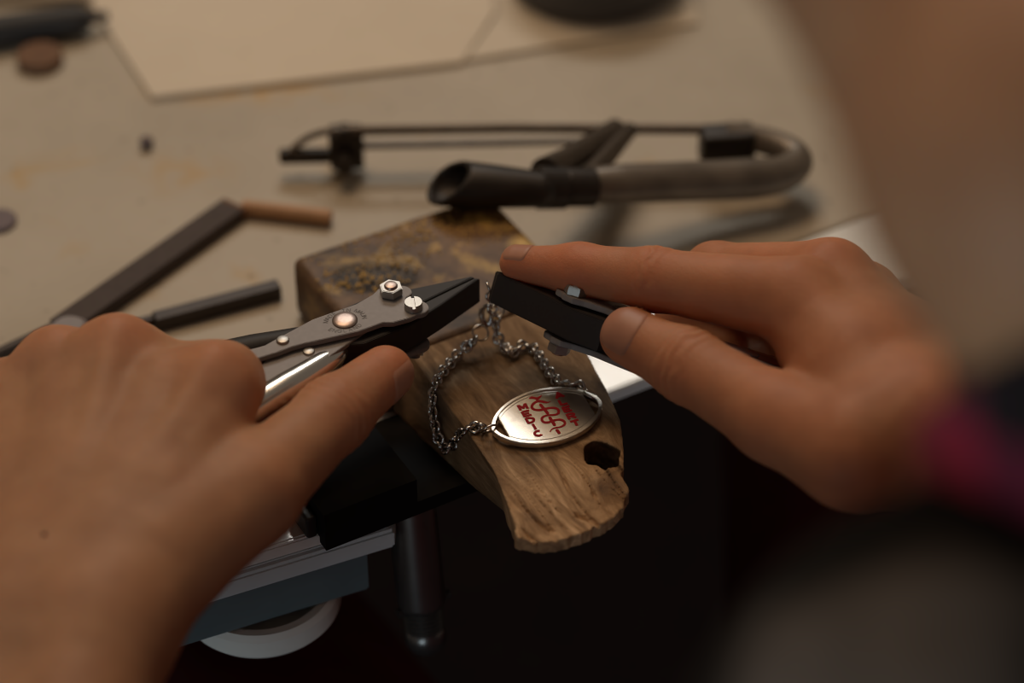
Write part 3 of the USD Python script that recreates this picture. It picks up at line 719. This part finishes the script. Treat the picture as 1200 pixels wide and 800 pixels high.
# hollow nose: an open shell
na, nb = at(520, 214, 33.5), at(632, 222, 31)
nd = (nb - na); nl = np.linalg.norm(nd); nd /= nl
cutn = -nd * .62 + (-FW * .55 + UP * .5) * 1.0; cutn /= np.linalg.norm(cutn)
cutc = na + nd * 9
def nose_sdf(p):
    t_ = np.clip((p - na) @ nd / nl, 0, 1)
    q = p - na - t_[:, None] * (nb - na)
    zz = q[:, 2] * (1.15 - .1 * t_)
    rad = np.sqrt((q ** 2).sum(1) - q[:, 2] ** 2 + zz ** 2)
    R_ = 8.9 - 2.4 * t_ ** 1.5
    d = rad - R_
    inner = np.maximum(rad - (R_ - 1.7), ((p - na) @ nd) - nl * .62)
    return np.maximum(np.maximum(d, -inner), (p - cutc) @ cutn - 5.5)
nv_, nf_ = nets(nose_sdf, np.minimum(na, nb) - 13, np.maximum(na, nb) + 13, .7)
obj("nose_socket", (nv_, nf_), M["saw_dark"], saw, smooth=40, label="hollow black nose with an open oval end")
sa, sb = at(640, 205, 31), at(722, 153, 20)
obj("strut", cat_m(tube([sa, sa + (sb - sa) * .3, sb], [6.5, 5.2, 4.6], 12), tube([at(690, 208, 28), at(738, 152, 20)], [4.0, 3.0], 12)), M["saw_rod"], saw)

# ------------------------------------------------------------------ small tools and scraps on the bench
def bar(name, uva, uvb, w, z0, z1, m, label=None, cat=None, parent=None, r=.6):
    a, b = at(*uva, z1), at(*uvb, z1); d = b - a; d[2] = 0; L = np.linalg.norm(d); d /= L
    mesh = hull_box((0, -w / 2, z0), (L, w / 2, z1), r)
    T = np.eye(4); T[:3, 0] = d; T[:3, 1] = (-d[1], d[0], 0); T[:3, 3] = (a[0], a[1], 0)
    return obj(name, put(mesh, T), m, parent, label=label, cat=cat)
st = thing("emery_stick", "wide flat dark emery stick lying diagonally left of the anvil", "emery stick")
bar("stick", (272, 239), (70, 381), 10.5, .2, 5.5, M["emery"], parent=st)
bar("end_cap", (275.5, 236.5), (271.5, 239.5), 10.8, .1, 5.7, simple("stick_end", (.20, .10, .055), .7), parent=st)
obj("tang", tube([at(70, 383, 3.0), at(0, 414, 2.4), at(-90, 452, 2.2)], [2.6, 2.2, 1.8], 12), M["file_steel"], st)
fl_ = thing("needle_file", "slim dark square file between the left hand and the anvil", "file")
bar("blade", (327, 331), (180, 370), 5.4, .2, 5.6, M["file_steel"], parent=fl_)
bar("tang", (182, 369.5), (90, 394), 3.0, 1.2, 4.4, M["file_steel"], parent=fl_)
wd = thing("wooden_stick", "short light wooden stick lying behind the left corner of the anvil", "stick")
obj("shaft", tube([at(284, 243, 3.2), at(286, 243.2, 3.2), at(384, 254, 3.2), at(388, 254.5, 3.2)], [2.4, 2.9, 2.9, 2.4], 14), M["light_wood"], wd)
def puck(name, uv, r, h, m, label, cat, z=0.0, ch=.5):
    c = at(*uv, h)
    ch = min(ch, h * .4)
    mesh = lathe([(0, .05), (r - ch, .05), (r, ch + .05), (r, h - ch), (r - ch, h), (0, h)], 40)
    mesh.apply_translation((c[0], c[1], z)); return obj(name, mesh, m, label=label, cat=cat)
puck("polishing_disc", (80, 381), 7.0, 8.0, M["disc_grey"], "pale grey round disc just above the left hand's knuckles", "disc", ch=2)
puck("cork_disc", (46, 62), 9.0, 5.0, M["cork"], "small brown cork disc at the upper left of the bench", "cork disc")
puck("rubber_disc", (-2, 256), 6.5, 2.0, M["disc_purple"], "purple-grey flat disc at the left picture edge", "disc")
pe = trimesh.creation.icosphere(2, 2.6); pe.vertices *= 1 + .15 * (meshkit.noise(pe.vertices * .6, 2)[:, None] - .5); c = at(172, 168, 2); pe.apply_translation((c[0], c[1], 2.5))
obj("metal_scrap", pe, M["disc_purple"], label="tiny dark metal scrap alone on the bare bench top", cat="metal scrap")
# sheets of paper
def sheet(name, uvs, z0, z1, m, label, curl=0):
    pts = [at(u, v, z1)[:2] for u, v in uvs]
    return obj(name, slab(pts, z0, z1, .3), m, label=label, cat="paper")
sheet("paper_sheet", [(112, 12), (178, 113), (542, 72), (580, 14), (560, -160), (30, -130)], .1, 2.2, M["paper"], "large cream paper pad at the back left of the bench")
sheet("paper_sheet", [(545, 70), (818, 26), (790, -140), (570, -160), (584, 14)], .1, 1.8, M["paper2"], "pale paper sheet under the dark round dish")
c = at(695, -22, 1.9)
dm = lathe([(0.01, 0), (31, 0), (34.5, 3), (36, 20), (36, 23), (33.5, 23), (32, 5), (0.01, 4)], 64); dm.apply_translation((c[0], c[1], 1.9))
obj("round_dish", dm, M["dish"], label="dark grey round dish at the top of the picture", cat="dish")
rl_ = thing("rubber_grip_tool", "black rubber-gripped tool at the top left corner of the bench", "tool")
obj("grip", tube(spline([at(-60, 46, 7), at(0, 36, 7), at(70, 26, 7), at(106, 22, 7)], 24), np.interp(np.linspace(0, 1, 24), [0, .1, .9, 1], [5, 6.5, 6.0, 4.0]), 18), M["dark_rubber"], rl_)
obj("shank", tube([at(104, 22, 7), at(126, 18, 6.5)], [2.5, 2.0], 12), M["file_steel"], rl_)
sheet("card", [(-60, 2), (100, -2), (108, 14), (110, -60), (-90, -60)], .1, 3, M["tan"], "tan card piece behind the black-gripped tool")

# ------------------------------------------------------------------ the worker
def V3(*a): return np.array(a, float)
SK = np.array([.43, .226, .122])
# left hand: (u, v, z) of the joints' centres, radius
LJ = dict(
    thumb=[((178, 655, 50), 17.5), ((292, 578, 50), 14), ((391, 486, 49), 10.6), ((452, 437, 49), 8.4)],
    wrist=[((118, 735, 46), 19), ((2, 742, 42), 18.5)])
def chain_of(lst): return [at(*j[0]) for j in lst], [j[1] for j in lst]
lth, lthr = chain_of(LJ["thumb"])
l_mcp = [at(252, 450, 64), at(138, 416, 65), at(66, 425, 58), at(-6, 465, 49)]
l_mr = [12.2, 12.0, 11.2, 10.2]
l_fing = [[l_mcp[0], l_mcp[0] + V3(2.5, 29, -25), l_mcp[0] + V3(6, 20, -44), l_mcp[0] + V3(3, 0, -42)],
          [l_mcp[1], l_mcp[1] + V3(3, 24, -36), l_mcp[1] + V3(6, 6, -50), l_mcp[1] + V3(8, -12, -40)],
          [l_mcp[2], l_mcp[2] + V3(3, 20, -36), l_mcp[2] + V3(6, 2, -48), l_mcp[2] + V3(8, -14, -38)],
          [l_mcp[3], l_mcp[3] + V3(3, 17, -30), l_mcp[3] + V3(6, 2, -40), l_mcp[3] + V3(9, -10, -32)]]
l_fr = [[12.5, 10.2, 8.6, 7.2], [12.5, 10.4, 8.8, 7.4], [11.5, 9.8, 8.2, 7.0], [10.5, 8.6, 7.2, 6.2]]
l_w = [at(*j[0]) for j in LJ["wrist"]]; l_wr = [j[1] for j in LJ["wrist"]]
l_elb = (l_w[0] + l_w[1]) / 2 + V3(-35, -215, -30)
def left_sdf(p):
    d = None
    for i in range(4):
        f = chain_sdf(p, l_fing[i], l_fr[i], 4)
        d = f if d is None else smin(d, f, 1.6)
    for i in range(3):                       # webs between the knuckles
        a = l_mcp[i] * .75 + l_fing[i][1] * .25; b = l_mcp[i + 1] * .75 + l_fing[i + 1][1] * .25
        d = smin(d, cone(p, a, b, 10.9, 10.2), 7)
    palm = None
    for i in range(4):
        t = [0, .36, .70, 1][i]
        wpt = l_w[0] * (1 - t) + l_w[1] * t
        mid = (wpt + l_mcp[i]) / 2 + V3(0, 0, -1)
        c = smin(cone(p, wpt, mid, 17.5, 14.0), cone(p, mid, l_mcp[i] + V3(0, -4, -2), 14.0, l_mr[i] - .6), 6)
        palm = c if palm is None else smin(palm, c, 12)
    for i in range(3):                       # fill between the metacarpals
        t = (0, .36, .70, 1)
        wa = l_w[0] * (1 - (t[i] + t[i + 1]) / 2) + l_w[1] * (t[i] + t[i + 1]) / 2
        palm = smin(palm, cone(p, wa, (l_mcp[i] + l_mcp[i + 1]) / 2 + V3(0, -6, -2), 16.5, 11.2), 6)
    # pad of the palm and the ball of the thumb
    palm = smin(palm, cone(p, l_w[0], lth[1], 18, 13), 9)
    palm = smin(palm, cone(p, lth[0] + V3(-12, 6, -4), l_mcp[0] + V3(0, -18, -14), 17, 10), 12)
    d = smin(d, palm, 6)
    t = chain_sdf(p, lth, lthr, 5)
    d = smin(d, t, .5 + 4.5 * np.clip(1.3 - np.linalg.norm(p - lth[1], axis=1) / 34, 0, 1))
    fore = smin(cone(p, l_w[0], l_elb + V3(18, 0, 0), 19, 27), cone(p, l_w[1], l_elb + V3(-18, 0, 0), 18.5, 27), 14)
    d = smin(d, fore, 8)
    # tendons over the back of the hand
    for i in range(4):
        t = [.3, .45, .6, .75][i]
        a = l_mcp[i] + V3(0, -1, l_mr[i] - 2.0); b = (l_w[0] * (1 - t) + l_w[1] * t) * .55 + l_mcp[i] * .45 + V3(0, 0, 12.0)
        d = smin(d, cone(p, a - V3(0, 0, 1.2), b - V3(0, 0, 1.2), 2.4, 1.2), 6)
    # thumb creases and relief
    k = lth[2]; ax_ = lth[3] - lth[1]; ax_ = ax_ / np.linalg.norm(ax_); s = (p - k) @ ax_
    d = d + .2 * np.exp(-(s / 6) ** 2) * np.cos(s * 1.9 + 6 * meshkit.noise(p * .22, 41)) * (np.linalg.norm(p - k, axis=1) < 16)
    d = d + .5 * (meshkit.fbm(p * .11, 2, 21) - .5)
    return d

# right hand
rth = [at(1000, 528, 62), at(910, 490, 58), at(806, 428, 56), at(738, 394, 56)]; rthr = [17, 12.6, 10.4, 8.9]
r_mcp = [at(930, 352, 72), at(975, 326, 70), at(1012, 352, 60), at(1036, 392, 50)]
r_mr = [12.0, 11.5, 11, 10]
r_fing = [[r_mcp[0], at(766, 327, 66), at(678, 316, 61), at(606, 308, 57.5)],
          [r_mcp[1], at(838, 320, 52), at(800, 372, 34), at(850, 402, 34)],
          [r_mcp[2], at(870, 372, 36), at(850, 415, 22), at(900, 430, 26)],
          [r_mcp[3], at(930, 410, 34), at(905, 430, 22), at(940, 450, 26)]]
r_fr = [[12.6, 9.2, 7.9, 5.5], [11.5, 9.4, 8.2, 7], [11, 9, 8, 7], [10, 8, 7, 6]]
r_w = [at(1075, 500, 64), at(1135, 480, 58)]
r_wr = [18, 17]
r_elb = (r_w[0] + r_w[1]) / 2 + V3(150, -175, -25)
def right_sdf(p):
    d = None
    for i in range(4):
        f = chain_sdf(p, r_fing[i], r_fr[i], 4)
        d = f if d is None else smin(d, f, 1.5)
    palm = None
    for i in range(4):
        t = [0, .4, .75, 1][i]
        wpt = r_w[0] * (1 - t) + r_w[1] * t
        mid = (wpt + r_mcp[i]) / 2
        c = smin(cone(p, wpt, mid, 16.5, 14.0), cone(p, mid, r_mcp[i], 14.0, r_mr[i] - .4), 6)
        palm = c if palm is None else smin(palm, c, 8)
    palm = smin(palm, cone(p, rth[0], r_w[0], 17, 18), 10)
    palm = smin(palm, cone(p, rth[0] + V3(6, 4, 0), r_mcp[0] + V3(4, -14, -10), 16, 8), 9)
    d = smin(d, palm, 5)
    t = chain_sdf(p, rth, rthr, 5)
    d = smin(d, t, .4 + 4 * np.clip(1.2 - np.linalg.norm(p - rth[1], axis=1) / 32, 0, 1))
    fore = smin(cone(p, r_w[0], r_elb + V3(-10, -10, 0), 18, 27), cone(p, r_w[1], r_elb + V3(10, 10, 0), 17, 27), 14)
    d = smin(d, fore, 8)
    k = rth[2]; ax_ = rth[3] - rth[1]; ax_ = ax_ / np.linalg.norm(ax_); s = (p - k) @ ax_
    d = d + .24 * np.exp(-(s / 5) ** 2) * np.cos(s * 1.9 + 7 * meshkit.noise(p * .22, 42)) * (np.linalg.norm(p - k, axis=1) < 15)
    k = r_fing[0][1]; ax_ = r_fing[0][2] - r_fing[0][0]; ax_ = ax_ / np.linalg.norm(ax_); s = (p - k) @ ax_
    d = d + .2 * np.exp(-(s / 4.5) ** 2) * np.cos(s * 2.0 + 7 * meshkit.noise(p * .25, 43)) * np.clip((p[:, 2] - k[2]) / 3, 0, 1)
    d = d + .5 * (meshkit.fbm(p * .11, 2, 22) - .5)
    return d

# head, neck and upper body
jaw1 = deep(1239, 200, 408); jaw0 = deep(960, -250, 452)
nk0, nk1 = deep(1470, 320, 430), deep(1560, 900, 470)
head_c = deep(1560, -420, 470)
l_sho = nk1 + V3(-150, -70, -10); r_sho = nk1 + V3(150, 30, -25)
def body_sdf(p):
    d = smin(cone(p, nk0, nk1, 56, 60), cone(p, jaw0, jaw1, 26, 30), 14)
    d = smin(d, cone(p, jaw1, nk0 + V3(0, 0, 40), 30, 50), 16)
    d = smin(d, cone(p, head_c, head_c + (head_c - nk0) * .25, 74, 84), 20)
    d = smin(d, cone(p, jaw0, head_c, 30, 70), 22)
    no = jaw0 + (head_c - jaw0) * .45 + (jaw0 - jaw1) * .42
    d = smin(d, cone(p, no, no + (head_c - jaw0) * .18 - (jaw0 - jaw1) * .12, 10, 7), 8)
    sh = smin(cone(p, nk1, l_sho, 56, 46), cone(p, nk1, r_sho, 56, 46), 16)
    d = smin(d, sh, 20)
    d = smin(d, chain_sdf(p, [l_sho, l_elb, (l_w[0] + l_w[1]) / 2 * .6 + l_elb * .4], [44, 32, 23], 8), 12)
    d = smin(d, chain_sdf(p, [r_sho, r_elb, (r_w[0] + r_w[1]) / 2 * .6 + r_elb * .4], [44, 32, 22], 8), 12)
    return d
def bounds(pts, pad): P = np.vstack(pts); return P.min(0) - pad, P.max(0) + pad
def clip_fore(f, w, elb):
    c = (w[0] + w[1]) / 2; dr = elb - c; L = np.linalg.norm(dr); dr /= L
    return lambda p: np.maximum(f(p), ((p - c) @ dr) - L * .55)
lo, hi = bounds([np.vstack(l_fing), np.vstack(lth), np.vstack(l_w), (l_w[0] + l_w[1]) / 2 + (l_elb - (l_w[0] + l_w[1]) / 2) * .58], 28)
Lm = nets(clip_fore(left_sdf, l_w, l_elb), lo, hi, .9)
lo, hi = bounds([np.vstack(r_fing), np.vstack(rth), np.vstack(r_w), (r_w[0] + r_w[1]) / 2 + (r_elb - (r_w[0] + r_w[1]) / 2) * .58], 28)
Rm = nets(clip_fore(right_sdf, r_w, r_elb), lo, hi, .9)
lo, hi = bounds([jaw0[None], nk1[None], head_c[None], l_sho[None], r_sho[None], l_elb[None], r_elb[None], l_w[0][None] * .6 + l_elb[None] * .4], 110)
Bm = nets(body_sdf, lo, hi, 5.0)
def manifold(vf):
    m = m3.Manifold(m3.Mesh(np.asarray(vf[0], np.float32), np.asarray(vf[1], np.uint32)))
    return m
ms_ = [manifold(q) for q in (Lm, Rm, Bm)]
if all(m.status() == m3.Error.NoError for m in ms_):
    u = (ms_[0] + ms_[1] + ms_[2]).to_mesh(); bv, bf = np.asarray(u.vert_properties[:, :3], float), np.asarray(u.tri_verts)
else:
    tm = trimesh.util.concatenate([trimesh.Trimesh(*q, process=False) for q in (Lm, Rm, Bm)]); bv, bf = np.asarray(tm.vertices), np.asarray(tm.faces)
# skin colour: ruddier over knuckles and finger ends
red = np.zeros(len(bv))
for c, r, a in [(q, 12, .55) for q in l_mcp] + [(q, 12, .35) for q in r_mcp] + [(lth[2], 14, .5), (lth[3], 14, .8), (lth[1], 16, .3), (rth[3], 18, .85), (rth[2], 16, .6), (r_fing[0][3], 16, 1.0), (r_fing[0][2], 16, .9), (r_fing[0][1], 16, .7), ((r_fing[0][0] + r_fing[0][1]) / 2, 18, .5)]:
    red = np.maximum(red, a * np.exp(-(np.linalg.norm(bv - c, axis=1) / r) ** 2 * .9))
red = np.maximum(red, .35 * np.clip((bv[:, 0] + 10) / 40, 0, 1) * (bv[:, 2] < 110))
red = np.clip(red + .35 * (meshkit.fbm(bv * .05, 3, 31) - .5), 0, 1)[:, None]
tint = SK * (1 - red) + np.array([.55, .19, .092]) * red
person = thing("person", "person leaning over the bench in plaid shirt, holding pliers in both hands", "person")
obj("body", (bv, bf), M["skin"], person, tint=tint, label="bare hands, forearms, neck and jaw")
tree = cKDTree(bv)
def skin_normal(vf, c, r=6):
    tm = trimesh.Trimesh(vf[0], vf[1], process=False)
    d = np.linalg.norm(tm.triangles_center - c, axis=1)
    n = tm.face_normals[d < r].mean(0); return n / np.linalg.norm(n)
# fingernails: curved plates laid on the skin
def ray_hit(f, o, d, far=40):
    t = 0.0
    for _ in range(60):
        v = float(f((o + d * t)[None])[0])
        t += max(v * .7, .02) if v > 0 else v * .7
        if abs(v) < .02 or t > far: break
    return o + d * t
def nail(f, tip, along, out, length, width, back=1.5, lab=None):
    along = along / np.linalg.norm(along); out = out - along * (out @ along); out /= np.linalg.norm(out); side = np.cross(out, along)
    nu, nv = 15, 13; top = np.zeros((nu, nv, 3))
    for i, a in enumerate(np.linspace(-1, 1, nu)):
        for j, b_ in enumerate(np.linspace(0, 1, nv)):
            wv_ = width / 2 * (1 - .18 * (1 - b_) ** 3 - .16 * b_ ** 8)
            ph = a * 1.0
            dirn = math.cos(ph) * out + math.sin(ph) * side
            ln = b_ * length - (1 - abs(a) ** 2.4) * 0 + (abs(a) ** 2.5) * (length * .16 * (.5 - b_) * 2)
            q = tip - along * (length - ln) + side * (0)
            h = ray_hit(f, q + dirn * 22, -dirn)
            k = q + (h - q) * 1.0
            # keep within the nail's width
            off = (k - q) @ side
            top[i, j] = k + dirn * (.30 if 0 < i < nu - 1 and j > 0 else -.05)
    bot = top - out * .55
    V = np.vstack([top.reshape(-1, 3), bot.reshape(-1, 3)]); n = nu * nv; F = []
    for i in range(nu - 1):
        for j in range(nv - 1):
            a, b_, c_, d_ = i * nv + j, i * nv + j + 1, (i + 1) * nv + j + 1, (i + 1) * nv + j
            F += [(a, d_, c_), (a, c_, b_), (n + a, n + c_, n + d_), (n + a, n + b_, n + c_)]
    rimv = [i * nv for i in range(nu)] + [(nu - 1) * nv + j for j in range(1, nv)] + [i * nv + nv - 1 for i in range(nu - 2, -1, -1)] + [j for j in range(nv - 2, 0, -1)]
    for q in range(len(rimv)):
        a, b_ = rimv[q], rimv[(q + 1) % len(rimv)]
        F += [(a, b_, n + b_), (a, n + b_, n + a)]
    tm = trimesh.Trimesh(V, F, process=False); tm.fix_normals()
    obj("fingernail", tm, M["nail"], person, smooth=50)
toward = -FW
nail(left_sdf, lth[3] + (lth[3] - lth[2]) / np.linalg.norm(lth[3] - lth[2]) * 6.5, lth[3] - lth[2], RT * .62 - UP * .75 + toward * .55, 12.5, 13)
nail(right_sdf, rth[3] + (rth[3] - rth[2]) / np.linalg.norm(rth[3] - rth[2]) * 7.2, rth[3] - rth[2], toward * 1.0 + UP * .15, 13.5, 14)
nail(right_sdf, r_fing[0][3] + (r_fing[0][3] - r_fing[0][2]) / np.linalg.norm(r_fing[0][3] - r_fing[0][2]) * 3.8, r_fing[0][3] - r_fing[0][2], V3(0, -.05, 1) + UP * .5, 9.5, 9)
mo = ray_hit(left_sdf, at(52, 626, 120), (at(52, 626, 0) - at(52, 626, 120)) / np.linalg.norm(at(52, 626, 0) - at(52, 626, 120)), 160)
ml = trimesh.creation.icosphere(2, .75); ml.apply_translation(mo)
obj("mole", ml, M["mole"], person)
hr = trimesh.creation.icosphere(3, 92); hr.apply_translation(head_c + (head_c - nk0) * .2 + V3(10, -16, 8)); hr.vertices += (meshkit.fbm(hr.vertices * .03, 3, 4)[:, None] - .5) * 12
obj("hair", hr, M["hair"], person)

# clothes: shirt, apron over the lap, black jacket with a grey wool panel
ch0 = deep(1210, 990, 432)
bel = deep(1230, 1100, 560); hip = deep(1000, 1600, 640)
cA, cB = deep(1020, 490, 428), deep(1200, 415, 390)
cN = np.cross(cB - cA, FW * 50 - UP * 12); cN /= np.linalg.norm(cN)
if cN @ UP < 0: cN = -cN
cuff = (r_w[0] + r_w[1]) / 2 * .45 + r_elb * .55
def shirt_sdf(p):
    d = cone(p, l_sho, r_sho, 54, 54)
    d = smin(d, cone(p, bel, nk1 + V3(0, 20, -60), 76, 72), 20)
    nk = np.maximum(cone(p, nk0 * 1.4 - nk1 * .4, nk1, 61, 70), (p - cA) @ cN)
    d = smin(d, np.maximum(d, nk), .1) if False else np.minimum(d, nk)
    d = smin(d, chain_sdf(p, [r_sho, r_elb, cuff], [60, 50, 38], 10), 14)
    d = smin(d, chain_sdf(p, [l_sho, l_elb, l_elb * .78 + (l_w[0] + l_w[1]) * .11], [54, 42, 36], 10), 14)
    wr = 2.2 * np.sin(p[:, 0] * .11 + 3 * meshkit.noise(p * .02, 3)) + 5 * (meshkit.fbm(p * .03, 3, 9) - .5)
    return d + wr * .5
lo, hi = bounds([bel[None], ch0[None], l_sho[None], r_sho[None], l_elb[None], r_elb[None], nk1[None]], 110)
Sv, Sf = nets(shirt_sdf, lo, hi, 4.0)
obj("shirt", (Sv, Sf), M["plaid"], person, smooth=True, label="dark red and black checked flannel shirt")
kneeL, kneeR = V3(-150, 70, -190), V3(170, 180, -190)
def apron_sdf(p):
    d = smin(cone(p, hip + V3(-60, 0, -30), kneeL, 95, 78), cone(p, hip + V3(70, 40, -30), kneeR, 95, 78), 90)
    d = smin(d, cone(p, hip, bel, 100, 78), 30)
    return d + 4 * (meshkit.fbm(p * .02, 3, 14) - .5)
lo, hi = bounds([hip[None], bel[None], kneeL[None], kneeR[None]], 170)
obj("apron", nets(apron_sdf, lo, hi, 6.0), M["maroon"], person, smooth=True, label="dark maroon work apron over the lap")
def jacket_core(p):
    return smin(cone(p, ch0, ch0 + V3(-10, -80, -40), 62, 80), cone(p, ch0, ch0 + V3(90, 50, -50), 62, 70), 20)
def jacket_sdf(p): return jacket_core(p) + 3 * (meshkit.fbm(p * .05, 3, 19) - .5)
lo, hi = bounds([ch0[None], ch0[None] + V3(-10, -80, -40)[None], ch0[None] + V3(90, 50, -50)[None]], 100)
jv, jf = nets(jacket_sdf, lo, hi, 3.0)
pan = deep(1010, 800, 375)
q = jv - pan
e = np.sqrt((q @ RT / 1.35) ** 2 + (q @ UP) ** 2 + (q @ FW / 1.8) ** 2) / 26 + .9 * (meshkit.fbm(jv * .035, 3, 29) - .5)
g = np.clip((1.15 - e) / .55, 0, 1)
g = (g * g * (3 - 2 * g))[:, None] * (.55 + .9 * meshkit.fbm(jv * .09, 3, 33)[:, None])
obj("jacket", (jv, jf), M["grey_wool"], person, tint=np.array([.008, .008, .008]) + g * np.array([.115, .10, .092]), label="black jacket front with a soft grey wool panel")
